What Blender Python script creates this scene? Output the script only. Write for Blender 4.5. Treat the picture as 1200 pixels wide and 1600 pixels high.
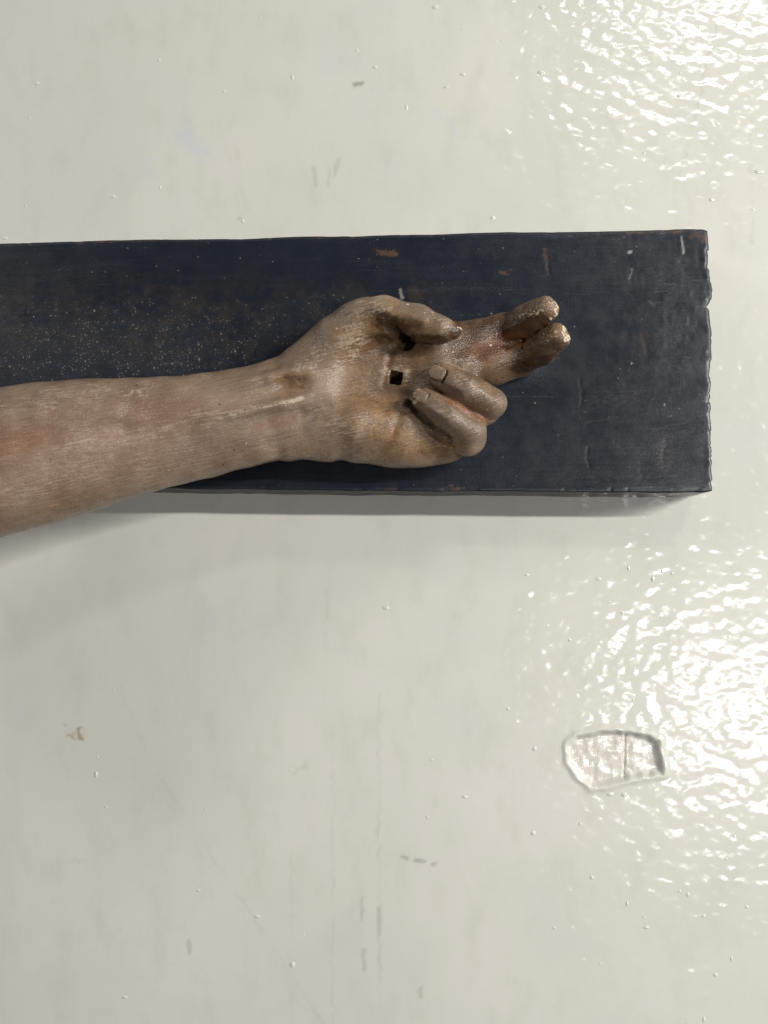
import bpy, math, random
import numpy as np
from mathutils import Matrix, Vector

for o in list(bpy.data.objects):
    bpy.data.objects.remove(o)
random.seed(7)
rng = np.random.default_rng(11)
S = bpy.context.scene
COL = S.collection

# ------------------------------------------------------------------ camera
FPX = 1200.0                 # focal length in pixels of a 1200 x 1600 frame
HB = 0.041                   # top of the beam above the floor (m)
HC = HB + 0.60               # lens above the floor (m)
_n = np.array([70 / FPX, -105 / FPX, -1.0]); _n /= np.linalg.norm(_n)
_z = -_n
_x = np.array([1.0, 0, 0]) - _z[0] * _z; _x /= np.linalg.norm(_x)
_y = np.cross(_z, _x)
RW = np.array([_x, _y, _z])  # camera -> world rotation
cam = bpy.data.cameras.new('camera')
cam_o = bpy.data.objects.new('camera', cam)
COL.objects.link(cam_o)
cam.sensor_fit = 'HORIZONTAL'; cam.sensor_width = 36.0; cam.lens = 36.0 * FPX / 1200.0
cam.clip_start = 0.02; cam.clip_end = 50
M4 = Matrix([list(RW[0]) + [0], list(RW[1]) + [0], list(RW[2]) + [HC], [0, 0, 0, 1]])
cam_o.matrix_world = M4
S.camera = cam_o
S.render.resolution_x = 768; S.render.resolution_y = 1024

def unproj(px, py, z):
    """point of the photograph, at a height z (m) above the floor -> world (m)"""
    v = RW @ np.array([(px - 600) / FPX, -(py - 800) / FPX, -1.0])
    t = (z - HC) / v[2]
    return np.array([v[0] * t, v[1] * t, z])

def scale_at(px, py, z):
    """metres per photo pixel at that point"""
    v = np.array([(px - 600) / FPX, -(py - 800) / FPX, -1.0])
    w = RW @ v
    return ((z - HC) / w[2]) / FPX

def proj(P):
    c = (P - np.array([0, 0, HC])) @ RW
    return 600 + FPX * c[:, 0] / -c[:, 2], 800 - FPX * c[:, 1] / -c[:, 2]

# ------------------------------------------------------------------ light
world = bpy.data.worlds.new('World'); S.world = world; world.use_nodes = True
bg = world.node_tree.nodes['Background']
bg.inputs[0].default_value = (0.95, 0.97, 1.0, 1); bg.inputs[1].default_value = 0.08

def lamp(name, loc, sx, sy, power, color):
    l = bpy.data.lights.new(name, 'AREA'); l.shape = 'RECTANGLE'
    l.size = sx; l.size_y = sy; l.energy = power; l.color = color
    o = bpy.data.objects.new(name, l); COL.objects.link(o)
    o.location = loc
    return o
WARM = (1.0, 0.975, 0.925)
lamp('overhead_lamp', (1.32, 2.66, 2.60), 0.8, 0.32, 26, (1.0, 0.985, 0.96))       # glare in the floor, upper right
lamp('overhead_lamp', (1.34, -0.52, 2.60), 0.75, 0.32, 27, (1.0, 0.985, 0.96))      # glare in the floor, lower right
lamp('overhead_lamp', (5.40, 1.05, 2.60), 6.2, 0.12, 720, WARM)      # row off to the right: the sharp shadow
lamp('overhead_lamp', (-4.3, 2.6, 2.60), 1.0, 1.6, 130, WARM)         # added at upper left to cast a soft shadow of the raised upper arm
S.view_settings.view_transform = 'Standard'; S.view_settings.look = 'None'
S.view_settings.gamma = 1.0; S.view_settings.exposure = 0.10
S.view_settings.use_curve_mapping = False
S.render.engine = 'CYCLES'

# ------------------------------------------------------------------ node helpers
class NT:
    def __init__(s, name):
        s.m = bpy.data.materials.new(name); s.m.use_nodes = True
        s.t = s.m.node_tree; s.b = s.t.nodes['Principled BSDF']
    def new(s, typ, **kw):
        n = s.t.nodes.new(typ)
        for k, v in kw.items(): setattr(n, k, v)
        return n
    def link(s, a, b): s.t.links.new(a, b)
    def put(s, sock, v):
        if hasattr(v, 'is_output'): s.link(v, sock)
        elif isinstance(v, tuple) and len(v) == 3 and sock.type == 'RGBA': sock.default_value = (*v, 1)
        else: sock.default_value = v
    def coord(s, which='Object'):
        return s.new('ShaderNodeTexCoord').outputs[which]
    def mapping(s, v, scale=(1, 1, 1), loc=(0, 0, 0), rot=(0, 0, 0)):
        n = s.new('ShaderNodeMapping'); s.link(v, n.inputs['Vector'])
        n.inputs['Scale'].default_value = scale; n.inputs['Location'].default_value = loc
        n.inputs['Rotation'].default_value = rot
        return n.outputs[0]
    def noise(s, v, scale, detail=3, rough=0.5, col=False, dist=0.0):
        n = s.new('ShaderNodeTexNoise'); s.link(v, n.inputs['Vector'])
        n.inputs['Scale'].default_value = scale; n.inputs['Detail'].default_value = detail
        n.inputs['Roughness'].default_value = rough; n.inputs['Distortion'].default_value = dist
        return n.outputs['Color' if col else 'Fac']
    def voro(s, v, scale, out='Distance', feature='F1', rnd=1.0):
        n = s.new('ShaderNodeTexVoronoi'); n.feature = feature; s.link(v, n.inputs['Vector'])
        n.inputs['Scale'].default_value = scale; n.inputs['Randomness'].default_value = rnd
        return n.outputs[out]
    def ramp(s, v, a, b, lo=0.0, hi=1.0):
        n = s.new('ShaderNodeMapRange'); n.interpolation_type = 'SMOOTHSTEP'; s.put(n.inputs[0], v)
        n.inputs[1].default_value = a; n.inputs[2].default_value = b
        n.inputs[3].default_value = lo; n.inputs[4].default_value = hi
        return n.outputs[0]
    def math(s, op, a, b=0.0, clamp=False):
        n = s.new('ShaderNodeMath', operation=op); n.use_clamp = clamp
        s.put(n.inputs[0], a); s.put(n.inputs[1], b)
        return n.outputs[0]
    def mix(s, f, a, b, blend='MIX'):
        n = s.new('ShaderNodeMix', data_type='RGBA', blend_type=blend)
        s.put(n.inputs[0], f); s.put(n.inputs[6], a); s.put(n.inputs[7], b)
        return n.outputs[2]
    def attr(s, name):
        return s.new('ShaderNodeAttribute', attribute_name=name).outputs['Fac']
    def bump(s, h, dist, strength=1.0, normal=None):
        n = s.new('ShaderNodeBump'); s.put(n.inputs['Height'], h)
        n.inputs['Distance'].default_value = dist; n.inputs['Strength'].default_value = strength
        if normal is not None: s.link(normal, n.inputs['Normal'])
        return n.outputs[0]
    def spot(s, v, c, size, rot=0.0, soft=0.5):
        """1 inside an ellipse lying on the xy plane, round c (metres), 0 outside"""
        sub = s.new('ShaderNodeVectorMath', operation='SUBTRACT'); s.link(v, sub.inputs[0]); sub.inputs[1].default_value = (c[0], c[1], 0)
        r = s.new('ShaderNodeVectorRotate', rotation_type='Z_AXIS'); s.link(sub.outputs[0], r.inputs['Vector']); r.inputs['Angle'].default_value = -rot
        d = s.new('ShaderNodeVectorMath', operation='MULTIPLY'); s.link(r.outputs[0], d.inputs[0]); d.inputs[1].default_value = (1 / size[0], 1 / size[1], 0)
        l = s.new('ShaderNodeVectorMath', operation='LENGTH'); s.link(d.outputs[0], l.inputs[0])
        return s.ramp(l.outputs['Value'], 1.0, 1.0 - soft)
    def add(s, parts):
        r = parts[0]
        for p in parts[1:]: r = s.math('MAXIMUM', r, p)
        return r

def mesh_object(name, verts, faces, mat, parent=None, smooth=True):
    me = bpy.data.meshes.new(name)
    verts = np.asarray(verts, dtype=np.float32)
    if isinstance(faces, np.ndarray):
        n, k = faces.shape
        me.vertices.add(len(verts)); me.vertices.foreach_set('co', verts.ravel())
        me.loops.add(n * k); me.loops.foreach_set('vertex_index', faces.ravel().astype(np.int32))
        me.polygons.add(n); me.polygons.foreach_set('loop_start', np.arange(0, n * k, k, dtype=np.int32))
        me.update(calc_edges=True)
    else:
        me.from_pydata([tuple(map(float, v)) for v in verts], [], faces)
    me.validate()
    me.polygons.foreach_set('use_smooth', [smooth] * len(me.polygons))
    me.materials.append(mat)
    o = bpy.data.objects.new(name, me); COL.objects.link(o)
    if parent: o.parent = parent
    return o

def set_attr(o, name, val):
    a = o.data.attributes.new(name, 'FLOAT', 'POINT')
    a.data.foreach_set('value', np.asarray(val, dtype=np.float32))

def tag(o, label=None, cat=None, kind=None, group=None):
    if label: o['label'] = label
    if cat: o['category'] = cat
    if kind: o['kind'] = kind
    if group: o['group'] = group

def vnoise2(x, y, seed=0):
    """smooth value noise, -1..1, period-less"""
    xi = np.floor(x).astype(np.int64); yi = np.floor(y).astype(np.int64)
    fx = x - xi; fy = y - yi
    fx = fx * fx * (3 - 2 * fx); fy = fy * fy * (3 - 2 * fy)
    def h(a, b):
        n = (a * 374761393 + b * 668265263 + seed * 1442695041) & 0x7fffffff
        n = ((n ^ (n >> 13)) * 1274126177) & 0x7fffffff
        return ((n ^ (n >> 16)) & 0xffff) / 32767.5 - 1
    return (h(xi, yi) * (1 - fx) + h(xi + 1, yi) * fx) * (1 - fy) + (h(xi, yi + 1) * (1 - fx) + h(xi + 1, yi + 1) * fx) * fy

def smooth01(a, b, x):
    t = np.clip((x - a) / (b - a), 0, 1); return t * t * (3 - 2 * t)

def seg_dist(X, Y, a, b):
    dx, dy = b[0] - a[0], b[1] - a[1]
    t = np.clip(((X - a[0]) * dx + (Y - a[1]) * dy) / (dx * dx + dy * dy), 0, 1)
    return np.hypot(X - a[0] - t * dx, Y - a[1] - t * dy)

# ------------------------------------------------------------------ the floor
def floor_material():
    m = NT('glossy_floor_paint'); co = m.coord()
    f1 = m.noise(co, 3.2, 3, 0.5); f2 = m.noise(m.mapping(co, loc=(5, 2, 0)), 7.5, 3, 0.55)
    c = m.mix(m.ramp(f1, 0.38, 0.66), (0.528, 0.521, 0.474), (0.570, 0.551, 0.508))
    c = m.mix(m.ramp(f2, 0.42, 0.72, 0, 0.6), c, (0.50, 0.515, 0.462))
    c = m.mix(m.ramp(m.noise(m.mapping(co, loc=(2, 9, 0)), 10, 3, 0.5), 0.62, 0.78, 0, 0.35), c, (0.50, 0.53, 0.56))
    c = m.mix(m.ramp(m.noise(m.mapping(co, scale=(1.6, 0.8, 1), loc=(3, 3, 0)), 24, 4, 0.62), 0.45, 0.75, 0, 0.5), c, (0.47, 0.465, 0.415))
    fine = m.ramp(m.noise(co, 160, 3, 0.6), 0.60, 0.78, 0, 0.28)
    c = m.mix(fine, c, (0.44, 0.43, 0.37))
    c = m.mix(m.attr('grime'), c, (0.19, 0.18, 0.15))
    c = m.mix(m.attr('blue'), c, (0.42, 0.47, 0.58))
    c = m.mix(m.attr('rust'), c, (0.28, 0.19, 0.11))
    # bare screed in the chip
    chip = m.attr('chip'); sc = m.noise(m.mapping(co, scale=(1, 0.35, 1)), 420, 4, 0.65)
    c = m.mix(chip, c, m.mix(m.ramp(sc, 0.35, 0.65), (0.50, 0.475, 0.43), (0.60, 0.565, 0.525)))
    m.put(m.b.inputs['Base Color'], c)
    # a smooth coat of paint under a rippled varnish: only the varnish carries the orange peel
    m.b.inputs['Roughness'].default_value = 0.42
    m.b.inputs['Specular IOR Level'].default_value = 0.28
    m.b.inputs['Coat Weight'].default_value = 0.85
    m.b.inputs['Coat IOR'].default_value = 1.5
    m.put(m.b.inputs['Coat Roughness'], m.ramp(m.noise(co, 12, 2), 0.3, 0.7, 0.13, 0.175))
    o1 = m.noise(m.mapping(co, rot=(0, 0, 0.5), scale=(1, 1.2, 1)), 92, 0.7, 0.4)
    h = m.math('ADD', o1, m.math('MULTIPLY', m.noise(co, 20, 1), 1.4))
    h = m.math('ADD', h, m.math('MULTIPLY', m.math('MULTIPLY', sc, chip), 0.22))
    m.put(m.b.inputs['Coat Normal'], m.bump(h, 0.00118, 1.0))
    return m.m

def axis(lo, hi, step, fine=None, fstep=None, far=4.0):
    a = [lo]
    while a[-1] < hi:
        s = fstep if fine and fine[0] <= a[-1] < fine[1] else step
        a.append(a[-1] + s)
    g = step; left = [lo]; right = [a[-1]]
    while right[-1] < far: g *= 1.6; right.append(right[-1] + g)
    g = step
    while left[-1] > -far: g *= 1.6; left.append(left[-1] - g)
    return np.array(left[:0:-1] + a + right[1:])

chip_px = [(890, 1166), (902, 1153), (940, 1145), (975, 1146), (1012, 1153), (1026, 1160), (1027, 1178), (1034, 1200), (1032, 1207),
           (985, 1213), (955, 1222), (925, 1226), (905, 1208), (892, 1190)]
chip = np.array([unproj(x, y, 0)[:2] for x, y in chip_px])
c0, c1 = chip.min(0), chip.max(0)
xs = axis(-0.42, 0.36, 0.0016, (c0[0] - 0.012, c1[0] + 0.012), 0.0006)
ys = axis(-0.46, 0.56, 0.0016, (c0[1] - 0.012, c1[1] + 0.012), 0.0006)
X, Y = np.meshgrid(xs, ys, indexing='ij')
def poly_sd(X, Y, P):
    d = np.full(X.shape, 1e9); ins = np.zeros(X.shape, bool)
    for i in range(len(P)):
        a, b = P[i], P[(i + 1) % len(P)]
        d = np.minimum(d, seg_dist(X, Y, a, b))
        c = ((a[1] > Y) != (b[1] > Y)) & (X < (b[0] - a[0]) * (Y - a[1]) / (b[1] - a[1] + 1e-12) + a[0])
        ins ^= c
    return np.where(ins, -d, d)
sd = poly_sd(X, Y, chip) + 0.0007 * vnoise2(X / 0.005, Y / 0.005, 3)
inside = smooth01(0.0016, -0.0016, sd)
Zf = -0.0026 * smooth01(0.0028, -0.0030, sd) - 0.0005 * inside + 0.0011 * np.exp(-((sd - 0.0034) / 0.0026) ** 2)
crk0, crk1 = unproj(978, 1148, 0), unproj(976, 1216, 0)
dc = seg_dist(X, Y, crk0, crk1) + 0.0009 * vnoise2(X / 0.006, Y / 0.004, 5)
Zf -= 0.0008 * smooth01(0.0018, 0.0002, dc) * inside
Zf += 0.00022 * vnoise2(X / 0.0040, Y / 0.0060, 8) * inside
nx, ny = X.shape
ids = np.arange(nx * ny).reshape(nx, ny)
F4 = np.stack([ids[:-1, :-1], ids[1:, :-1], ids[1:, 1:], ids[:-1, 1:]], -1).reshape(-1, 4)
floor = mesh_object('floor', np.stack([X, Y, Zf], -1).reshape(-1, 3), F4, floor_material())
set_attr(floor, 'chip', smooth01(0.0002, -0.0014, sd).ravel())
# marks on the floor, each with a place and shape of its own (photo pixels at floor level)
FP = np.stack([X.ravel(), Y.ravel(), Zf.ravel() * 0], -1); fpx, fpy = proj(FP)
def marks(lst, warp=2.4, seed=41):
    wx = fpx + warp * vnoise2(fpx / 9, fpy / 9, seed); wy = fpy + warp * vnoise2(fpx / 9, fpy / 9, seed + 1)
    r = np.zeros(len(fpx))
    for (x0, y0, x1, y1, rad, st) in lst:
        d = seg_dist(wx, wy, (x0, y0), (x1 + 0.01, y1)); r = np.maximum(r, st * smooth01(rad, rad * 0.2, d))
    return r
grime = marks([(555, 132, 564, 131, 7, .8), (629, 1338, 636, 1340, 5, .6), (648, 1343, 662, 1345, 5, .6), (676, 1349, 680, 1349, 5, .5), (295, 1470, 296, 1490, 5, .4),
               (591, 1420, 592, 1460, 5, .4), (565, 1405, 565, 1435, 4, .35), (568, 1485, 568, 1515, 5, .35), (657, 1545, 657, 1556, 6, .35), (490, 260, 492, 290, 5, .25),
               (528, 250, 523, 275, 5, .25), (515, 265, 513, 290, 4, .2), (374, 343, 378, 346, 6, .3)])
grime = np.maximum(grime, marks([(592, 1090, 592, 1600, 3.0, .22), (520, 1130, 520, 1600, 2.5, .16), (455, 1330, 455, 1600, 2.5, .14), (238, 1195, 505, 1600, 5, .16), (225, 1195, 480, 1585, 3, .10),
               (140, 960, 235, 1190, 3, .12), (1118, 40, 1090, 170, 3, .3), (1090, 170, 1045, 335, 4, .22), (1172, 60, 1174, 380, 3, .16), (45, 40, 48, 130, 4, .1),
               (510, 920, 508, 1100, 3, .12), (330, 160, 390, 330, 4, .08), (370, 230, 385, 320, 4, .12), (40, 1365, 90, 1345, 3, .14), (90, 1345, 150, 1345, 3, .12)], 4.0, 45) * (0.55 + 0.6 * vnoise2(fpx / 30, fpy / 30, 48)))
set_attr(floor, 'grime', grime * np.where(fpy > 800, 0.8, 0.85))
set_attr(floor, 'blue', marks([(285, 210, 312, 238, 20, .28), (228, 255, 232, 270, 14, .2), (670, 170, 715, 205, 10, .14)], 10, 51))
set_attr(floor, 'rust', marks([(124, 1140, 128, 1155, 8, .75), (110, 1149, 114, 1151, 6, .5), (96, 1134, 99, 1136, 5, .35), (470, 1195, 460, 1208, 8, .15)], 7, 55))
tag(floor, kind='structure')

# little bubbles and grit caught under the paint
def bubbles():
    m = NT('floor_bubble_paint'); m.put(m.b.inputs['Base Color'], (0.55, 0.54, 0.50)); m.b.inputs['Roughness'].default_value = 0.14
    pts = [(603, 950, 4.5), (953, 1241, 5), (975, 1242, 4.5), (833, 1302, 4), (402, 1432, 4), (457, 1507, 5), (150, 1210, 4), (310, 1391, 3),
           (586, 105, 4), (723, 116, 4), (680, 11, 5), (57, 130, 4.5), (457, 121, 4), (350, 143, 3), (248, 94, 3), (177, 307, 4), (250, 293, 3), (847, 11, 5),
           (845, 113, 5), (1062, 150, 4), (697, 136, 3.5), (635, 168, 4), (770, 340, 4), (1186, 268, 6), (1112, 312, 4), (1118, 1523, 4), (1100, 1593, 4),
           (1010, 1449, 4), (980, 1412, 3.5), (925, 1371, 4), (1143, 1498, 3), (1167, 1417, 3), (1075, 1398, 3.5), (726, 1245, 4), (668, 1277, 3), (195, 1558, 4),
           (890, 1000, 3), (935, 905, 4), (1020, 905, 4), (1050, 896, 3), (982, 888, 3.5), (1035, 893, 3), (8, 372, 4), (380, 345, 3), (835, 1170, 4)]
    for i in range(60):
        x = rng.uniform(0, 1200) if i % 2 else 1200 - abs(rng.normal(0, 260)); y = rng.uniform(0, 1600)
        if 340 < y < 880 or (870 < x < 1050 and 1130 < y < 1240): continue
        pts.append((x, y, rng.uniform(1.4, 3.2)))
    V, Fc = [], []
    for (px, py, r) in pts:
        p = unproj(px, py, 0); r = r * scale_at(px, py, 0) * 0.85
        b = len(V); nseg = 10; e = rng.uniform(0.65, 1.5); a0 = rng.uniform(0, 3)
        for (rr, zz) in ((1.25, -0.15), (0.95, 0.22), (0.55, 0.55), (0.2, 0.68)):
            for k in range(nseg):
                a = a0 + 2 * math.pi * k / nseg
                V.append((p[0] + r * rr * math.cos(a) * e, p[1] + r * rr * math.sin(a) / e, zz * r * 0.42))
        for q in range(3):
            for k in range(nseg):
                k2 = (k + 1) % nseg
                Fc.append((b + q * nseg + k, b + q * nseg + k2, b + (q + 1) * nseg + k2, b + (q + 1) * nseg + k))
        Fc.append(tuple(b + 3 * nseg + k for k in range(nseg)))
    o = mesh_object('paint_bubbles', V, Fc, m.m, floor)
    tag(o, kind='stuff')
bubbles()

# ------------------------------------------------------------------ the beam
def plank_material():
    m = NT('old_blue_black_paint'); co = m.coord()
    brown, rub, bare, scr, dens = (m.attr(k) for k in ('brown', 'rub', 'bare', 'scratch', 'dust'))
    n1 = m.noise(co, 9, 4, 0.6); n2 = m.noise(co, 60, 5, 0.65); n3 = m.noise(co, 500, 3, 0.65)
    grain = m.noise(m.mapping(co, scale=(10, 110, 6)), 1.5, 5, 0.6)
    c = m.mix(m.ramp(n1, 0.35, 0.68), (0.0055, 0.0082, 0.0150), (0.0070, 0.0102, 0.0175))
    c = m.mix(m.ramp(grain, 0.5, 0.75, 0, 0.45), c, (0.016, 0.020, 0.028))
    c = m.mix(m.math('MULTIPLY', m.math('MULTIPLY', brown, m.ramp(n2, 0.40, 0.62)), 0.6), c, (0.020, 0.0145, 0.0105))
    c = m.mix(m.math('MULTIPLY', m.math('MULTIPLY', rub, m.ramp(m.noise(m.mapping(co, scale=(1, 2.5, 1)), 220, 4, 0.6), 0.4, 0.65)), 0.5), c, (0.072, 0.066, 0.056))
    edge = m.attr('edge'); ed = m.math('MULTIPLY', edge, m.ramp(n2, 0.56, 0.70))
    c = m.mix(m.math('MAXIMUM', m.math('MULTIPLY', bare, 0.7), m.math('MULTIPLY', ed, 0.8)), c, m.mix(n3, (0.075, 0.033, 0.013), (0.17, 0.092, 0.042)))
    c = m.mix(scr, c, (0.30, 0.30, 0.28))
    wv = m.new('ShaderNodeVectorMath', operation='MULTIPLY_ADD'); m.link(m.noise(co, 900, 2, 0.6, col=True), wv.inputs[0]); wv.inputs[1].default_value = (0.0020,) * 3; m.link(co, wv.inputs[2])
    clus = m.ramp(n2, 0.38, 0.62, 0.25, 1.2)
    def specks(scale, lo, hi, big, pw, a, b):
        dv = m.new('ShaderNodeTexVoronoi'); m.link(wv.outputs[0], dv.inputs['Vector']); dv.inputs['Scale'].default_value = scale
        keep = m.new('ShaderNodeSeparateColor'); m.link(dv.outputs['Color'], keep.inputs[0])
        on = m.math('LESS_THAN', keep.outputs[0], m.math('MULTIPLY', m.ramp(dens, 0.0, 1.0, lo, hi), clus))
        size = m.math('MULTIPLY', m.math('POWER', keep.outputs[1], pw), big)
        return m.math('MULTIPLY', m.math('MULTIPLY', on, m.math('LESS_THAN', dv.outputs['Distance'], size)), m.ramp(keep.outputs[2], 0.0, 1.0, a, b))
    dust = m.math('MAXIMUM', specks(330, 0.02, 0.16, 0.36, 2.5, 0.05, 0.6), specks(760, 0.02, 0.62, 0.55, 1.5, 0.04, 0.42))
    c = m.mix(dust, c, (0.25, 0.24, 0.215))
    c = m.mix(m.math('MULTIPLY', m.math('MULTIPLY', dens, m.ramp(n3, 0.55, 0.72)), 0.30), c, (0.10, 0.088, 0.070))
    m.put(m.b.inputs['Base Color'], c)
    r = m.math('ADD', m.ramp(n2, 0.3, 0.7, 0.29, 0.38), m.math('MULTIPLY', dens, 0.14))
    r = m.math('ADD', r, m.math('MULTIPLY', edge, 0.35))
    m.put(m.b.inputs['Roughness'], m.math('MAXIMUM', r, m.math('MULTIPLY', dust, 0.9)))
    crack = m.ramp(m.noise(m.mapping(co, scale=(5, 330, 6), loc=(1.3, 0, 0)), 1.0, 3, 0.6), 0.66, 0.74)
    h = m.math('ADD', m.math('MULTIPLY', grain, 0.35), m.math('MULTIPLY', n3, 0.12))
    h = m.math('SUBTRACT', h, m.math('MULTIPLY', crack, 0.22))
    m.put(m.b.inputs['Normal'], m.bump(h, 0.0009, 1.0))
    return m.m

def build_plank():
    top = [(-760, 402), (0, 381), (120, 377.5), (250, 374), (380, 372.5), (480, 370), (560, 369), (620, 366.5), (700, 365.5), (780, 363.5), (900, 362), (1000, 360), (1075, 358), (1099, 358.5), (1106, 361), (1113, 366)]
    bot = [(-760, 752), (0, 760), (260, 763), (520, 766), (700, 767), (900, 768), (1100, 769), (1109, 768), (1118, 764)]
    end = [(1106, 365), (1108, 385), (1109, 402), (1107, 415), (1109, 432), (1113, 452), (1113, 466), (1108, 478), (1110, 500), (1111, 545), (1112, 562), (1110, 572), (1111, 600),
           (1110, 625), (1112, 642), (1110, 650), (1113, 672), (1111, 688), (1113, 715), (1112, 735), (1114, 752), (1114, 764), (1113, 769)]
    TP, BP, EP = (np.array([unproj(x, y, HB)[:2] for x, y in q]) for q in (top, bot, end))
    xl = unproj(-760, 575, HB)[0]; x0 = unproj(-20, 575, HB)[0]
    xr_mid = EP[:, 0].mean()
    us = np.concatenate([np.arange(xl, x0, 0.012), np.arange(x0, xr_mid, 0.0011)]); us = (us - xl) / (xr_mid - xl); us = np.append(us[:-1], 1.0)
    vs = np.linspace(0, 1, 230)
    U, W = np.meshgrid(us, vs, indexing='ij')
    o = np.argsort(EP[:, 1]); ey, ex = EP[o, 1], EP[o, 0]
    yv = BP[-2, 1] + vs * (TP[-2, 1] - BP[-2, 1])
    rag = vnoise2(yv / 0.021, yv * 0, 21) * 0.0006 + vnoise2(yv / 0.0034, yv * 0, 22) * 0.0003
    notch = -0.0040 * np.clip(vnoise2(yv / 0.0046, yv * 0 + 3, 27) - 0.62, 0, 1) - 0.0016 * np.clip(vnoise2(yv / 0.0017, yv * 0 + 8, 28) - 0.5, 0, 1)
    xr = np.interp(yv, ey, ex) + rag + notch
    Xp = xl + U * (xr[None, :] - xl)
    side_t = vnoise2(Xp / 0.05, Xp * 0, 23) * 0.0005 + vnoise2(Xp / 0.011, Xp * 0, 24) * 0.00012
    side_b = vnoise2(Xp / 0.03, Xp * 0 + 9, 23) * 0.0004 + vnoise2(Xp / 0.007, Xp * 0 + 9, 24) * 0.0002
    yt = np.interp(Xp, TP[:, 0], TP[:, 1]) + side_t; yb = np.interp(Xp, BP[:, 0], BP[:, 1]) + side_b
    Yp = yb + W * (yt - yb)
    P0 = np.stack([Xp, Yp, np.full(Xp.shape, HB)], -1)
    bx, by = proj(P0.reshape(-1, 3)); bx = bx.reshape(Xp.shape); by = by.reshape(Xp.shape)
    def pm(lst, warp=6.0, seed=61):
        wx = bx + warp * vnoise2(bx / 8, by / 8, seed) + warp * .5 * vnoise2(bx / 3, by / 3, seed + 2); wy = by + warp * vnoise2(bx / 8, by / 8, seed + 1) + warp * .5 * vnoise2(bx / 3, by / 3, seed + 3)
        r = np.zeros(bx.shape)
        for (xa, ya, xb, yb_, rad, st, soft) in lst:
            d = seg_dist(wx, wy, (xa, ya), (xb + 0.01, yb_)); r = np.maximum(r, st * smooth01(rad, rad * (1 - soft), d))
        return r
    # distance to the edge (m), for the worn arris; relief of dents, gouges and the hammered end
    de = np.minimum(np.minimum(yt - Yp, Yp - yb), xr[None, :] - Xp)
    z = HB - 0.0003 * smooth01(0.0014, 0.0, de) ** 2 - 0.0009 * smooth01(0.0040, 0.0, de) * np.clip(vnoise2(bx / 9, by / 9, 71) - 0.25, 0, 1)
    ham = smooth01(880, 1060, bx) * smooth01(700, 500, by)
    z += ham * (0.00013 * vnoise2(bx / 16, by / 22, 72) + 0.00010 * vnoise2(bx / 7, by / 12, 73))
    z += 0.0003 * vnoise2(bx / 90, by / 60, 74) * smooth01(0, 0.006, de)
    z -= 0.00020 * pm([(854, 405, 858, 428, 4, 1, .8), (917, 700, 920, 730, 3.5, 1, .8), (906, 590, 910, 632, 3, .8, .8), (640, 474, 643, 490, 3, .6, .8), (1040, 690, 1036, 720, 6, .5, 1), (985, 415, 984, 440, 4, .6, .8),
                      (960, 690, 985, 705, 3, .6, .8), (1000, 735, 1004, 742, 5, .7, .8), (1030, 470, 1060, 465, 4, .6, 1), (1005, 520, 1012, 560, 4, .5, 1)], 2.0, 81)
    P0[..., 2] = z
    n0, n1 = Xp.shape; ids = np.arange(n0 * n1).reshape(n0, n1)
    faces = [np.stack([ids[:-1, :-1], ids[1:, :-1], ids[1:, 1:], ids[:-1, 1:]], -1).reshape(-1, 4)]
    ring = np.concatenate([ids[:, 0], ids[-1, 1:], ids[-2::-1, -1], ids[0, -2:0:-1]])          # counter-clockwise
    V = [P0.reshape(-1, 3)]; base = ring; flat = V[0]
    Rg = flat[ring]; N = len(ring)
    Tn = np.roll(Rg, -1, 0) - np.roll(Rg, 1, 0); NO = np.stack([Tn[:, 1], -Tn[:, 0]], 1); NO /= np.linalg.norm(NO, axis=1)[:, None] + 1e-9
    isend = (Rg[:, 0] > xr_mid - 0.004).astype(float)
    prev = ring; cnt = len(flat); edge_side = []
    for q, (zz, off, e) in enumerate([(HB - 0.0024, 0.0001, .8), (HB - 0.0045, 0.0001, .2), (HB - 0.012, 0.0, 0), (HB * 0.5, 0.0, 0), (0.006, 0.0, 0), (0.0006, -0.001, 0)]):
        wob_ = (0.0005 * vnoise2(Rg[:, 1] / 0.009, Rg[:, 1] * 0 + q * 0.8, 91) * isend + 0.0003 * vnoise2(Rg[:, 0] / 0.01, Rg[:, 1] * 0 + q * 0.9, 92))
        p = np.column_stack([Rg[:, :2] + NO * (off + wob_)[:, None], np.full(N, zz)])
        V.append(p); cur = np.arange(cnt, cnt + N); cnt += N; edge_side.append(np.full(N, float(e)))
        faces.append(np.stack([prev, cur, np.roll(cur, -1), np.roll(prev, -1)], -1)); prev = cur
    o = mesh_object('painted_plank', np.concatenate(V), np.concatenate(faces), plank_material())
    ne = cnt - n0 * n1; es = np.concatenate(edge_side)
    def put(name, top_val, side_val=None):
        set_attr(o, name, np.concatenate([top_val.ravel(), np.zeros(ne) if side_val is None else side_val]))
    put('edge', smooth01(0.0026, 0.0008, de) * np.where(Yp > (yt + yb) / 2, 1.0, 0.45), es)
    put('brown', pm([(-60, 500, 430, 500, 100, 1, .9), (430, 500, 560, 480, 70, .9, .9), (640, 440, 670, 465, 30, .8, .9), (-700, 560, -60, 560, 150, 1, .9)], 20))
    put('rub', pm([(1040, 690, 1036, 730, 18, 1, .9), (930, 625, 1000, 618, 26, .6, 1), (1050, 440, 1060, 560, 60, .5, 1), (1095, 560, 1098, 740, 16, .5, 1), (950, 745, 1090, 752, 14, .5, 1)]))
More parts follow.
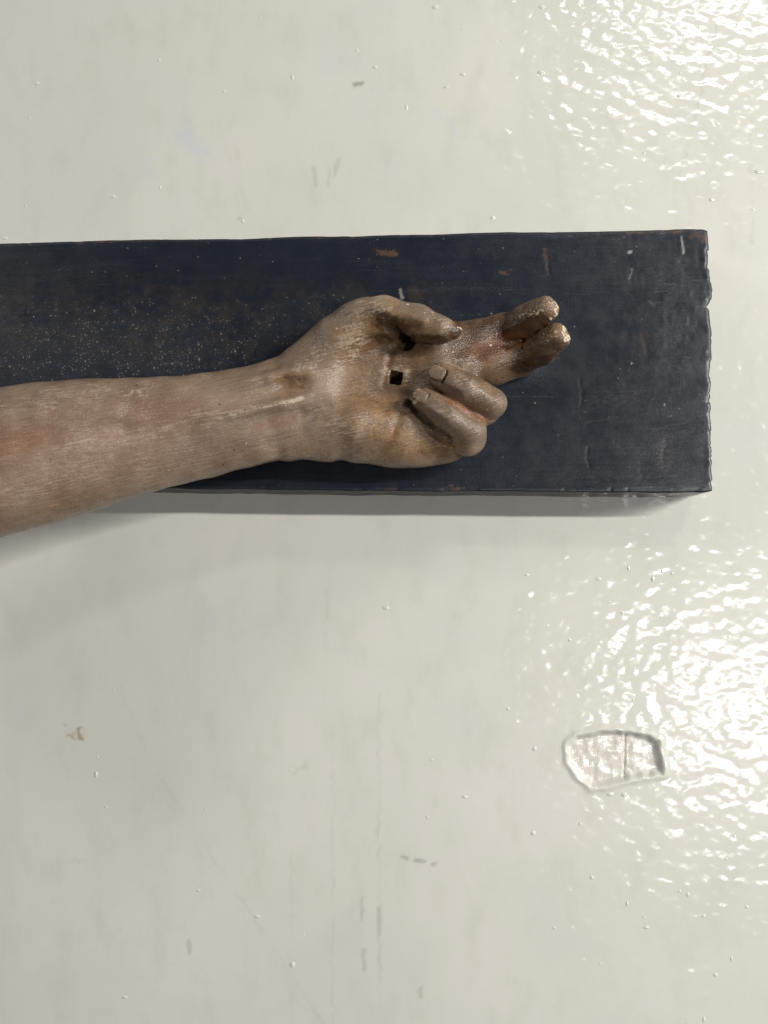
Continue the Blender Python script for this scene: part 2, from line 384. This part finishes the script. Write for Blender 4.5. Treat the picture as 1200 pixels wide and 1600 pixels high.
    put('bare', pm([(600, 396, 618, 399, 6, .8, .4), (592, 390, 605, 391, 4, .55, .5), (852, 390, 854, 400, 5, .6, .6), (856, 405, 858, 420, 4, .4, .6), (786, 424, 795, 424, 4, .6, .4), (1004, 525, 1006, 545, 13, .22, .9), (648, 460, 650, 466, 18, .22, .9),
                    (1085, 366, 1102, 376, 9, .5, .9), (705, 763, 715, 763, 4, .8, .5), (980, 361, 1060, 360, 5, .6, .7)], 5))
    put('scratch', pm([(625, 452, 629, 466, 3, .5, .6), (1065, 370, 1068, 396, 2.4, .7, .6), (988, 420, 984, 436, 2.0, .3, .6), (1020, 672, 1072, 660, 1.6, .05, .7), (912, 661, 966, 652, 1.6, .04, .7), (983, 394, 985, 394, 3.4, .9, .5), (1015, 470, 1022, 478, 2, .15, .6)], 1.0))
    put('dust', pm([(-60, 560, 300, 545, 110, 1, .9), (300, 540, 520, 500, 80, .6, 1), (-700, 570, -60, 570, 160, 1, .9)], 20))
    tag(o, 'dark blue-black painted wooden plank with a ragged sawn end, lying on the pale floor', 'plank')
    return o
build_plank()

# ------------------------------------------------------------------ the carved arm (distance field in mm, then meshed)
def A(px, py, zmm):                       # photo point at a height (mm) above the beam -> world mm
    return unproj(px, py, HB + zmm / 1000) * 1000
def K(px, py, zmm):
    return scale_at(px, py, HB + zmm / 1000) * 1000
ZB = HB * 1000
x_split = A(440, 600, 30)[0]; x_left = A(-10, 700, 40)[0]
gx = np.concatenate([np.arange(A(-640, 800, 60)[0], x_left, 6.0), np.arange(x_left, x_split, 1.5), np.arange(x_split, A(905, 500, 50)[0], 0.9)])
y_hi = A(600, 450, 40)[1]; y_lo = A(600, 735, 20)[1]
gy = np.concatenate([np.arange(A(-640, 1000, 60)[1], y_lo, 2.4), np.arange(y_lo, y_hi, 0.9)])
gz = np.concatenate([np.arange(ZB - 40, ZB + 0, 4.0), np.arange(ZB + 0, ZB + 66, 0.9), np.arange(ZB + 66, ZB + 195, 3.0)])
FAR = 25.0
Fd = np.full((len(gx), len(gy), len(gz)), FAR, np.float32)
def smin(a, b, k):
    h = np.clip(0.5 + 0.5 * (b - a) / k, 0, 1); return b * (1 - h) + a * h - k * h * (1 - h)
def smax(a, b, k): return -smin(-a, -b, k)
def region(lo, hi, pad):
    s = []
    for g, l, h in zip((gx, gy, gz), lo, hi):
        i0 = max(0, np.searchsorted(g, l - pad) - 1); i1 = min(len(g), np.searchsorted(g, h + pad) + 1)
        s.append(slice(i0, i1))
    return tuple(s)
def grids(s):
    return (gx[s[0]][:, None, None].astype(np.float32), gy[s[1]][None, :, None].astype(np.float32), gz[s[2]][None, None, :].astype(np.float32))
def cone_d(X, Y, Z, a, b, ra, rb):
    d = b - a; L2 = float(d @ d) + 1e-9
    t = np.clip(((X - a[0]) * d[0] + (Y - a[1]) * d[1] + (Z - a[2]) * d[2]) / L2, 0, 1)
    q = np.sqrt((X - a[0] - t * d[0]) ** 2 + (Y - a[1] - t * d[1]) ** 2 + (Z - a[2] - t * d[2]) ** 2)
    return q - (ra + (rb - ra) * t)
def pts(lst):
    """[(px, py, z above beam mm, radius px)] -> world mm, radius mm"""
    return [(A(x, y, z), r * K(x, y, z)) for x, y, z, r in lst]
def chain(lst, k=4.0, kin=3.0, sub=False, pad=14, cuts=()):
    """a chain of round cones joined with kin, then blended with k (or carved away)"""
    P = pts(lst)
    lo = np.min([p - r for p, r in P], 0); hi = np.max([p + r for p, r in P], 0)
    s = region(lo, hi, pad); G = grids(s); d = None
    for (a, ra), (b, rb) in zip(P[:-1], P[1:]):
        e = cone_d(*G, a, b, ra, rb); d = e if d is None else smin(d, e, kin)
    for (i, nrm, off) in cuts:            # chisel-flat planes: station, normal, distance in radii
        c, r = P[i]; nrm = np.array(nrm, float); nrm /= np.linalg.norm(nrm)
        t = P[min(i + 1, len(P) - 1)][0] - P[max(i, 1) - 1 if i == len(P) - 1 else i][0]; t /= np.linalg.norm(t)
        if abs(nrm @ t) < 0.75: nrm = nrm - (nrm @ t) * t; nrm /= np.linalg.norm(nrm)      # a side: keep it along the finger
        d = smax(d, (G[0] - c[0]) * nrm[0] + (G[1] - c[1]) * nrm[1] + (G[2] - c[2]) * nrm[2] - off * r, 1.2)
    if sub: Fd[s] = smax(Fd[s], -d, k)
    else: Fd[s] = smin(Fd[s], np.minimum(d, FAR), k)
def ell(c, rad, ax=None, k=4.0, sub=False, pad=12):
    """ellipsoid: centre world mm, radii mm, rows of ax its axes"""
    ax = np.eye(3) if ax is None else ax; R = max(rad)
    s = region(c - R, c + R, pad); X, Y, Z = grids(s)
    q = 0; g = 0
    for i in range(3):
        u = (X - c[0]) * ax[i][0] + (Y - c[1]) * ax[i][1] + (Z - c[2]) * ax[i][2]
        q = q + (u / rad[i]) ** 2; g = g + (u / rad[i] ** 2) ** 2
    q = np.sqrt(q); g = np.sqrt(g) + 1e-6
    d = q * (q - 1) / g
    if sub: Fd[s] = smax(Fd[s], -d, k)
    else: Fd[s] = smin(Fd[s], np.minimum(d, FAR), k)
def loft(st, p=2.2, k=6.0, pad=14):
    """stations (px, py top, py bottom, z centre, z half height): slices across x"""
    T = np.array([A(x, a, z) for x, a, b, z, h in st]); B = np.array([A(x, b, z) for x, a, b, z, h in st])
    sx_ = (T[:, 0] + B[:, 0]) / 2; o = np.argsort(sx_)
    cy = ((T + B) / 2)[o, 1]; ry = ((T - B) / 2)[o, 1]; cz = ((T + B) / 2)[o, 2]; rz = np.array([h for *_, h in st])[o]; sx_ = sx_[o]
    lo = np.array([sx_[0], (cy - ry).min(), (cz - rz).min()]); hi = np.array([sx_[-1], (cy + ry).max(), (cz + rz).max()])
    s = region(lo, hi, pad); X, Y, Z = grids(s); xx = X.ravel()
    def smooth_interp(v):
        m = np.gradient(v, sx_); i = np.clip(np.searchsorted(sx_, xx) - 1, 0, len(sx_) - 2)
        h = sx_[i + 1] - sx_[i]; t = np.clip((xx - sx_[i]) / h, 0, 1)
        return ((2 * t**3 - 3 * t**2 + 1) * v[i] + (t**3 - 2 * t**2 + t) * h * m[i] + (-2 * t**3 + 3 * t**2) * v[i + 1] + (t**3 - t**2) * h * m[i + 1])[:, None, None].astype(np.float32)
    CY, RY, CZ, RZ = map(smooth_interp, (cy, ry, cz, rz))
    q = ((np.abs(Y - CY) / RY) ** p + (np.abs(Z - CZ) / RZ) ** p) ** (1 / p)
    d = (q - 1) * np.minimum(RY, RZ)
    ex = np.maximum(np.maximum(sx_[0] - X, X - sx_[-1]), -FAR)
    d = smax(d, ex, 5.0)
    Fd[s] = smin(Fd[s], np.minimum(d, FAR), k)

# forearm and (out of the frame) upper arm, raised to shade the floor, cut off square at the shoulder
loft([(-600, 690, 960, 124, 56), (-420, 660, 925, 102, 58), (-250, 650, 890, 78, 50), (-120, 636, 868, 60, 47), (0, 611, 840, 47, 44), (50, 602, 826, 44, 43), (100, 597, 812, 41, 40),
      (200, 593, 779, 36, 33), (300, 587, 752, 32, 27), (400, 569, 728, 29, 23), (440, 556, 718, 28, 22), (480, 530, 709, 27, 21), (520, 520, 708, 25, 19)], p=2.15)
# palm
loft([(455, 560, 706, 26, 18), (490, 535, 706, 25, 18), (520, 505, 711, 24, 17), (560, 490, 719, 23, 16), (600, 492, 723, 22, 16), (640, 505, 725, 21, 15), (680, 512, 724, 20, 14.5), (715, 518, 712, 19, 13), (745, 520, 690, 18, 12)], p=2.5, k=10)
# ball of the thumb, heel of the hand, pads below the fingers
chain([(488, 588, 27, 32), (530, 535, 33, 38), (572, 503, 38, 36)], k=10)
chain([(512, 660, 27, 38), (560, 666, 29, 45), (625, 676, 22, 46), (690, 670, 17, 44)], k=10)
chain([(672, 545, 22, 30), (680, 600, 22, 32), (690, 640, 22, 32)], k=8)
# hollow of the palm
ell(A(612, 588, 58), (27, 20, 21), k=12, sub=True)
# index and middle: down along the beam, then turned up at the last joints
chain([(685, 538, 22, 33), (745, 533, 15, 31), (786, 519, 13, 30)], k=5, kin=5)
chain([(690, 575, 20, 36), (765, 567, 13, 35), (812, 556, 12, 33)], k=4, kin=5)
chain([(788, 517, 13, 29), (822, 500, 34, 27.5), (852, 483, 46, 21)], k=1.0, kin=2.2, cuts=[(2, (0.75, 0.45, 0.45), 0.86), (1, (-0.45, 0.1, 0.9), 0.84), (1, (0.3, 0.9, 0.35), 0.9), (1, (-0.5, -0.75, 0.45), 0.86), (2, (-0.2, 0.45, 0.9), 0.84)])
chain([(814, 555, 12, 32), (845, 542, 32, 29), (868, 528, 43, 23)], k=1.0, kin=2.2, cuts=[(2, (0.8, 0.3, 0.45), 0.84), (1, (-0.5, 0.0, 0.87), 0.84), (1, (-0.2, 0.85, 0.5), 0.88), (1, (0.1, -0.8, 0.55), 0.88), (2, (-0.2, 0.3, 0.9), 0.84)])
chain([(815, 528, 50, 1.5), (846, 512, 56, 2), (872, 502, 60, 3.5)], k=1.0, sub=True)
chain([(825, 523, 36, 1.5), (850, 511, 42, 2), (874, 502, 46, 3.5)], k=1.0, sub=True)
# flattened, broken finger ends
ell(A(878, 474, 60), (7, 8, 8), k=1.6, sub=True)
ell(A(897, 519, 55), (7, 9, 8), k=1.6, sub=True)
# ring and little finger, folded back into the palm
chain([(700, 618, 20, 34), (752, 634, 32, 30), (766, 630, 40, 25)], k=3.5, kin=5)
chain([(766, 629, 41, 25), (722, 604, 49, 25), (688, 587, 46, 21)], k=1.0, kin=2.0, cuts=[(1, (0.05, 0.15, 1), 0.86), (1, (0.35, 0.8, 0.5), 0.86), (1, (-0.4, -0.75, 0.5), 0.88), (2, (-0.8, 0.45, 0.3), 0.86), (0, (0.8, 0.2, 0.55), 0.86)])
chain([(700, 672, 20, 36), (728, 681, 32, 30), (733, 672, 40, 27)], k=4, kin=5)
chain([(733, 671, 41, 26), (697, 645, 49, 24.5), (662, 624, 46, 19)], k=1.0, kin=2.0, cuts=[(1, (0.05, 0.1, 1), 0.86), (1, (0.35, 0.8, 0.5), 0.86), (1, (-0.45, -0.75, 0.5), 0.86), (2, (-0.8, 0.4, 0.3), 0.86), (0, (0.75, 0.1, 0.65), 0.86)])
# the cleft between the two folded fingers, and under the little finger
chain([(668, 606, 54, 3.0), (712, 632, 57, 3.5), (760, 662, 50, 4)], k=2.5, sub=True)
chain([(640, 636, 35, 10), (674, 668, 35, 12), (705, 692, 37, 7)], k=3, sub=True)
# thumb
chain([(556, 508, 38, 36), (600, 497, 44, 33), (652, 506, 50, 28), (688, 515, 52, 21), (709, 518, 52, 11.5)], k=4, kin=5, cuts=[(2, (0.05, 0.55, 0.85), 0.86), (2, (-0.05, -0.6, 0.8), 0.86), (3, (0.2, -0.95, 0.1), 0.88)])
# deep pit under the thumb
chain([(629, 531, 38, 11), (641, 542, 24, 13), (652, 550, 22, 8)], k=4, sub=True)
chain([(588, 505, 62, 6), (612, 516, 54, 7), (634, 527, 46, 8)], k=5, sub=True)

def frame(a, b, up=np.array([0, 0, 1.0])):
    t = b - a; t /= np.linalg.norm(t); n = up - (up @ t) * t; n /= np.linalg.norm(n)
    return np.array([t, np.cross(n, t), n])
def nail(c, a, b, rl, rw, up=np.array([0, 0, 1.0])):
    """a squarish nail plate let into the finger end, with a groove round its root"""
    f = frame(A(*a), A(*b), up); c = A(*c); R = max(rl, rw) + 3
    s = region(c - R, c + R, 3); X, Y, Z = grids(s)
    u, v, w = ((X - c[0]) * f[i][0] + (Y - c[1]) * f[i][1] + (Z - c[2]) * f[i][2] for i in range(3))
    def plate(gl, gw, top, bow): 
        q = ((np.abs(u) / gl) ** 3.5 + (np.abs(v) / gw) ** 3.5) ** (1 / 3.5)
        return smax((q - 1) * min(gl, gw), np.abs(w + bow * v * v + 0.012 * np.maximum(u, 0) ** 2 + 2.0) - (2.0 + top), 0.5)
    Fd[s] = smax(Fd[s], -plate(rl + 0.7, rw + 0.5, 0.5, 0.05), 0.6)
    Fd[s] = smin(Fd[s], plate(rl, rw, 0.1, 0.045), 0.8)
nail((682, 581, 57.6), (722, 604, 49), (688, 587, 46), 6.4, 5.6)
nail((656, 617, 55.4), (697, 645, 49), (662, 624, 46), 5.4, 4.8)
chain([(702, 487, 55, 12), (738, 502, 53, 12)], k=0.6, sub=True)
# tendons and hollows of the wrist
chain([(220, 668, 50, 4), (360, 646, 52.5, 6), (440, 630, 49, 7), (480, 621, 44, 4)], k=6)
chain([(320, 614, 45, 4), (420, 593, 48, 7), (462, 582, 44.5, 6), (490, 573, 41, 3)], k=7)
chain([(390, 616, 60, 3), (445, 602, 52, 8), (468, 598, 50, 8)], k=9, sub=True)
chain([(330, 680, 60, 4), (420, 660, 53, 7), (470, 646, 49, 7)], k=7, sub=True)
chain([(420, 694, 48, 3), (468, 668, 50, 4), (486, 640, 51, 3)], k=8, sub=True)
# muscle of the forearm
chain([(-40, 660, 78, 8), (60, 648, 76, 10), (180, 640, 64, 5)], k=12)
chain([(-40, 700, 92, 4), (70, 684, 86, 5), (190, 668, 70, 3)], k=12, sub=True)
# palm creases
chain([(590, 500, 50, 1.5), (612, 545, 37, 2.5), (600, 600, 36, 2)], k=3.5, sub=True)
chain([(632, 622, 43, 2.2), (622, 655, 45, 2), (612, 690, 47.5, 1.5)], k=5, sub=True)
chain([(684, 690, 38, 1.5), (690, 710, 34, 2.0)], k=1.5, sub=True)
chain([(780, 492, 28, 1.5), (782, 530, 29, 2.0)], k=2.0, sub=True)
chain([(818, 530, 28, 1.5), (817, 585, 28, 2.0)], k=2.0, sub=True)
chain([(735, 560, 27, 2.5), (790, 545, 26, 2.5), (830, 520, 30, 3)], k=3, sub=True)
# the square nail hole through the palm
hc = A(619, 593, 30); f = math.radians(-12)
s = region(hc - 16, hc + np.array([16, 16, 30]), 4); X, Y, Z = grids(s)
u = (X - hc[0]) * math.cos(f) + (Y - hc[1]) * math.sin(f); v = -(X - hc[0]) * math.sin(f) + (Y - hc[1]) * math.cos(f)
Fd[s] = smax(Fd[s], -np.maximum(np.maximum(np.abs(u + 0.06 * v) - 4.9 - 0.12 * np.sin(v * 0.9 + 1), np.abs(v - 0.05 * u) - 5.1 - 0.12 * np.sin(u * 1.1)), ZB + 2 - Z), 0.35)
# chisel facets and slight unevenness
sx3 = np.sin
n3 = (0.35 * sx3(gx / 9.0 + 1)[:, None, None] * sx3(gy / 7.0)[None, :, None] + 0.25 * sx3(gx / 4.1)[:, None, None] * sx3(gz / 5.3 + 2)[None, None, :] + 0.2 * sx3(gy / 3.7 + gy * 0.01)[None, :, None] * sx3(gz / 6.1)[None, None, :])
Fd += n3.astype(np.float32) * 0.8

def surface_nets(F, xs, ys, zs):
    Sg = F < 0
    cs = [(i, j, k) for i in (0, 1) for j in (0, 1) for k in (0, 1)]
    n = tuple(d - 1 for d in F.shape)
    cnt = np.zeros(n, np.uint8)
    for (i, j, k) in cs: cnt += Sg[i:i + n[0], j:j + n[1], k:k + n[2]]
    act = (cnt > 0) & (cnt < 8)
    I, J, Kk = np.nonzero(act)
    idx = np.full(n, -1, np.int64); idx[I, J, Kk] = np.arange(len(I))
    acc = np.zeros((len(I), 3)); num = np.zeros(len(I))
    for c in cs:
        for ax in range(3):
            if c[ax]: continue
            d = list(c); d[ax] = 1
            a = F[I + c[0], J + c[1], Kk + c[2]]; b = F[I + d[0], J + d[1], Kk + d[2]]
            m = (a < 0) != (b < 0); t = np.where(m, a / (a - b + 1e-12), 0)
            p = np.tile(np.array(c, float), (len(I), 1)); p[:, ax] = t
            acc += p * m[:, None]; num += m
    acc /= num[:, None]
    V = np.empty((len(I), 3))
    for ax, (g, ii) in enumerate(zip((xs, ys, zs), (I, J, Kk))): V[:, ax] = g[ii] + acc[:, ax] * (g[ii + 1] - g[ii])
    Q = []
    for ax in range(3):
        sl0 = [slice(None)] * 3; sl1 = [slice(None)] * 3
        sl0[ax] = slice(0, -1); sl1[ax] = slice(1, None)
        ch = Sg[tuple(sl0)] != Sg[tuple(sl1)]
        e = np.stack(np.nonzero(ch), 1); o1, o2 = [(1, 2), (2, 0), (0, 1)][ax]
        ok = (e[:, o1] > 0) & (e[:, o2] > 0) & (e[:, o1] < F.shape[o1] - 1) & (e[:, o2] < F.shape[o2] - 1)
        e = e[ok]; inside0 = Sg[e[:, 0], e[:, 1], e[:, 2]]
        q = []
        for (p, r) in ((1, 1), (0, 1), (0, 0), (1, 0)):
            f = e.copy(); f[:, o1] -= p; f[:, o2] -= r; q.append(idx[f[:, 0], f[:, 1], f[:, 2]])
        q = np.stack(q, 1); q[~inside0] = q[~inside0][:, ::-1]
        Q.append(q)
    return V, np.concatenate(Q)

V, Q = surface_nets(Fd, gx, gy, gz)
Q = Q[:, ::1]
del Fd
# one light relaxation pass takes the grid steps out
def relax(V, Q, it, lam):
    for _ in range(it):
        acc = np.zeros_like(V); n = np.zeros(len(V))
        for a, b in ((0, 1), (1, 2), (2, 3), (3, 0)):
            np.add.at(acc, Q[:, a], V[Q[:, b]]); np.add.at(acc, Q[:, b], V[Q[:, a]])
            np.add.at(n, Q[:, a], 1); np.add.at(n, Q[:, b], 1)
        V = V + lam * (acc / np.maximum(n, 1)[:, None] - V)
    return V
V = relax(V, Q, 1, 0.5)
# keep the largest piece only
lab = np.arange(len(V))
for _ in range(400):
    mn = lab[Q].min(1); new = lab.copy()
    for a in range(4): np.minimum.at(new, Q[:, a], mn)
    new = new[new]
    if (new == lab).all(): break
    lab = new
big = np.bincount(lab).argmax(); keep = lab == big
remap = np.cumsum(keep) - 1
Q = remap[Q[keep[Q[:, 0]]]]; V = V[keep]
Vm = V / 1000.0

def arm_material():
    m = NT('worn_polychrome_wood'); co = m.coord()
    pale, ochre, dark, red, gesso, grey = (m.attr(k) for k in ('pale', 'ochre', 'dark', 'red', 'gesso', 'grey'))
    n1 = m.noise(co, 28, 4, 0.6); n2 = m.noise(co, 130, 4, 0.65); n3 = m.noise(co, 480, 4, 0.65)
    al = m.mapping(co, rot=(0, 0, -0.2)); al = m.mapping(al, scale=(8, 210, 120))
    streak = m.noise(al, 3.0, 5, 0.65)
    c = m.mix(m.ramp(n1, 0.32, 0.68), (0.172, 0.108, 0.071), (0.245, 0.170, 0.121))
    c = m.mix(m.ramp(streak, 0.48, 0.72, 0, 0.5), c, (0.30, 0.235, 0.170))
    c = m.mix(m.ramp(n2, 0.55, 0.75, 0, 0.3), c, (0.140, 0.088, 0.050))
    al2 = m.mapping(m.mapping(co, rot=(0, 0, -0.27)), scale=(9, 520, 300)); streak2 = m.noise(al2, 2.0, 2, 0.5)
    c = m.mix(m.math('MULTIPLY', m.ramp(streak2, 0.60, 0.70), m.ramp(n1, 0.35, 0.65, 0.1, 0.55)), c, (0.36, 0.28, 0.20))
    c = m.mix(m.math('MULTIPLY', m.ramp(streak2, 0.40, 0.32), 0.3), c, (0.11, 0.07, 0.042))
    c = m.mix(m.math('MULTIPLY', grey, 0.8), c, m.mix(n2, (0.095, 0.067, 0.048), (0.172, 0.127, 0.094)))
    c = m.mix(m.math('MULTIPLY', ochre, m.ramp(n2, 0.2, 0.65, 0.45, 0.95)), c, m.mix(m.ramp(n2, 0.35, 0.65), (0.115, 0.058, 0.020), (0.235, 0.140, 0.062)))
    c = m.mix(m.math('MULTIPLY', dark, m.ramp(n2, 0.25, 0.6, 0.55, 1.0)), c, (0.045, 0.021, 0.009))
    c = m.mix(m.math('MULTIPLY', red, m.ramp(n2, 0.25, 0.6, 0.4, 1)), c, (0.185, 0.068, 0.026))
    wear_glint = m.math('MULTIPLY', pale, m.ramp(m.math('ADD', m.math('MULTIPLY', streak, 0.55), m.math('MULTIPLY', n3, 0.45)), 0.46, 0.60))
    wear_glint = m.math('MAXIMUM', wear_glint, m.ramp(m.math('ADD', pale, m.math('MULTIPLY', m.math('SUBTRACT', m.math('ADD', m.math('MULTIPLY', n3, 0.5), m.math('MULTIPLY', streak, 0.5)), 0.5), 2.2)), 0.80, 1.05))
    c = m.mix(m.math('MULTIPLY', wear_glint, 0.85), c, (0.43, 0.345, 0.26))  # worn paint, plus the hand's gloss highlights put in as pale colour
    ges = m.ramp(m.math('ADD', gesso, m.math('MULTIPLY', m.math('SUBTRACT', n3, 0.5), 1.3)), 0.45, 0.6)
    c = m.mix(ges, c, m.mix(n3, (0.42, 0.32, 0.19), (0.68, 0.60, 0.46)))
    # specks of grime and of lost paint
    v = m.new('ShaderNodeTexVoronoi'); m.link(co, v.inputs['Vector']); v.inputs['Scale'].default_value = 210
    sc = m.new('ShaderNodeSeparateColor'); m.link(v.outputs['Color'], sc.inputs[0])
    near = m.math('LESS_THAN', v.outputs['Distance'], m.math('MULTIPLY', sc.outputs[1], 0.22))
    c = m.mix(m.math('MULTIPLY', m.math('MULTIPLY', near, m.math('LESS_THAN', sc.outputs[0], 0.10)), 0.7), c, (0.05, 0.035, 0.02))
    c = m.mix(m.math('MULTIPLY', m.math('MULTIPLY', near, m.math('GREATER_THAN', sc.outputs[0], 0.965)), 0.8), c, (0.55, 0.47, 0.36))
    m.put(m.b.inputs['Base Color'], c)
    m.put(m.b.inputs['Roughness'], m.math('ADD', m.ramp(n2, 0.3, 0.7, 0.20, 0.35), m.math('MULTIPLY', ges, 0.3)))
    m.b.inputs['Specular IOR Level'].default_value = 0.42
    h = m.math('ADD', m.math('MULTIPLY', m.math('ADD', streak, streak2), 0.4), m.math('ADD', m.math('MULTIPLY', n2, 0.42), m.math('MULTIPLY', n3, 0.18)))
    h = m.math('ADD', h, m.math('MULTIPLY', m.math('MULTIPLY', gesso, n3), 1.2))
    m.put(m.b.inputs['Normal'], m.bump(h, 0.0014, 0.9))
    return m.m

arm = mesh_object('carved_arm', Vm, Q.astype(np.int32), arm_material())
px, py = proj(Vm)
def blob(lst, warp=10.0, seed=1):
    """soft capsule-shaped paint patches: (x0, y0, x1, y1, radius, strength)"""
    wx = px + warp * vnoise2(px / 14, py / 14, seed) + warp * 0.5 * vnoise2(px / 5, py / 5, seed + 1)
    wy = py + warp * vnoise2(px / 14, py / 14, seed + 2) + warp * 0.5 * vnoise2(px / 5, py / 5, seed + 3)
    r = np.zeros(len(px))
    for (x0, y0, x1, y1, rad, st) in lst:
        d = seg_dist(wx, wy, (x0, y0), (x1 + 0.01, y1))
        r = np.maximum(r, st * smooth01(rad * 1.35, rad * 0.35, d))
    return r
set_attr(arm, 'pale', np.maximum(blob([(458, 626, 471, 623, 5, 1.3), (395, 639, 458, 627, 4.5, 0.9), (325, 652, 395, 640, 6, 0.75), (605, 582, 630, 579, 3, 0.9), (632, 581, 632, 602, 2.5, 0.75)], 3.0, 3), blob([(548, 520, 545, 545, 24, 0.78), (565, 490, 598, 480, 16, 0.8), (520, 535, 470, 580, 10, 0.7), (500, 650, 545, 672, 22, 0.5), (555, 655, 560, 670, 16, 0.75),  # pale wear; on thumb ball and palm heel, lamp highlights painted in
                            (240, 668, 340, 650, 8, 0.4), (202, 612, 212, 612, 6, 0.9), (60, 625, 240, 604, 14, 0.4), (0, 640, 90, 618, 14, 0.4),
                            (100, 700, 260, 668, 14, 0.4), (0, 780, 150, 730, 14, 0.3), (395, 594, 410, 592, 6, 0.8), (317, 590, 322, 588, 6, 0.7), (662, 486, 694, 506, 5, 0.75),
                            (690, 508, 702, 510, 5, 0.7), (710, 585, 745, 605, 9, 0.65), (655, 605, 650, 625, 9, 0.75), (690, 640, 720, 665, 10, 0.45), (710, 556, 750, 572, 4, 0.5),
                            (690, 575, 730, 572, 4, 0.4), (640, 700, 620, 690, 14, 0.3), (604, 581, 630, 578, 4, 0.9), (634, 582, 633, 605, 4, 0.8)])))
set_attr(arm, 'ochre', blob([(600, 520, 590, 650, 58, 0.9), (560, 540, 640, 560, 40, 0.9), (620, 690, 700, 705, 34, 0.8), (720, 540, 810, 560, 50, 0.8), (840, 500, 870, 500, 40, 0.7),
                             (650, 515, 690, 528, 16, 0.7), (445, 598, 470, 598, 14, 0.7), (0, 825, 180, 770, 28, 0.25), (750, 600, 770, 650, 16, 0.4)], 14, 7))
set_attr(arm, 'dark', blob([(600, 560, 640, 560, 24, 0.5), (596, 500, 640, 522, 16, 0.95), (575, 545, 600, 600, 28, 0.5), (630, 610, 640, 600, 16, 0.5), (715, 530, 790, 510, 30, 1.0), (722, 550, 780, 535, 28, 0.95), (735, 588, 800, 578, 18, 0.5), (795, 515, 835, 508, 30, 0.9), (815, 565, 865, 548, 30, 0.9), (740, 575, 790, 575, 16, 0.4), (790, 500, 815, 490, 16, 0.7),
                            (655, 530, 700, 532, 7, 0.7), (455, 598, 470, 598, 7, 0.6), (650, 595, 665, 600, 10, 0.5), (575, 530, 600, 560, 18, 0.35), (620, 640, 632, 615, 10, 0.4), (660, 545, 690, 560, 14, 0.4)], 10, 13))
set_attr(arm, 'red', blob([(668, 604, 712, 628, 7, 0.45), (705, 626, 758, 660, 7, 0.65), (608, 645, 615, 690, 5, 0.75), (770, 530, 815, 530, 12, 0.6), (740, 550, 765, 535, 14, 0.5), (755, 560, 790, 545, 14, 0.35), (0, 700, 60, 680, 18, 0.3),
                           (575, 545, 600, 560, 12, 0.25), (400, 668, 460, 652, 8, 0.25)], 4, 19))
set_attr(arm, 'gesso', blob([(867, 474, 871, 490, 4, 0.62), (862, 498, 862, 502, 4, 0.9), (881, 508, 887, 530, 4.5, 0.6), (815, 495, 855, 474, 14, 0.42), (845, 525, 872, 518, 14, 0.40), (717, 512, 720, 516, 3, 0.8), (643, 625, 646, 627, 3, 0.9)], 5, 23))
set_attr(arm, 'grey', blob([(575, 475, 690, 495, 16, 0.8), (460, 560, 560, 490, 26, 0.7), (680, 575, 775, 625, 28, 0.85), (655, 620, 745, 675, 28, 0.85), (660, 550, 690, 555, 14, 0.5), (0, 620, 400, 590, 30, 0.35), (300, 690, 480, 640, 40, 0.4)], 8, 29))
tag(arm, 'carved wooden arm and hand, two fingers folded, square hole in the palm', 'carved arm')
print('arm verts', len(Vm), 'floor', len(floor.data.vertices))
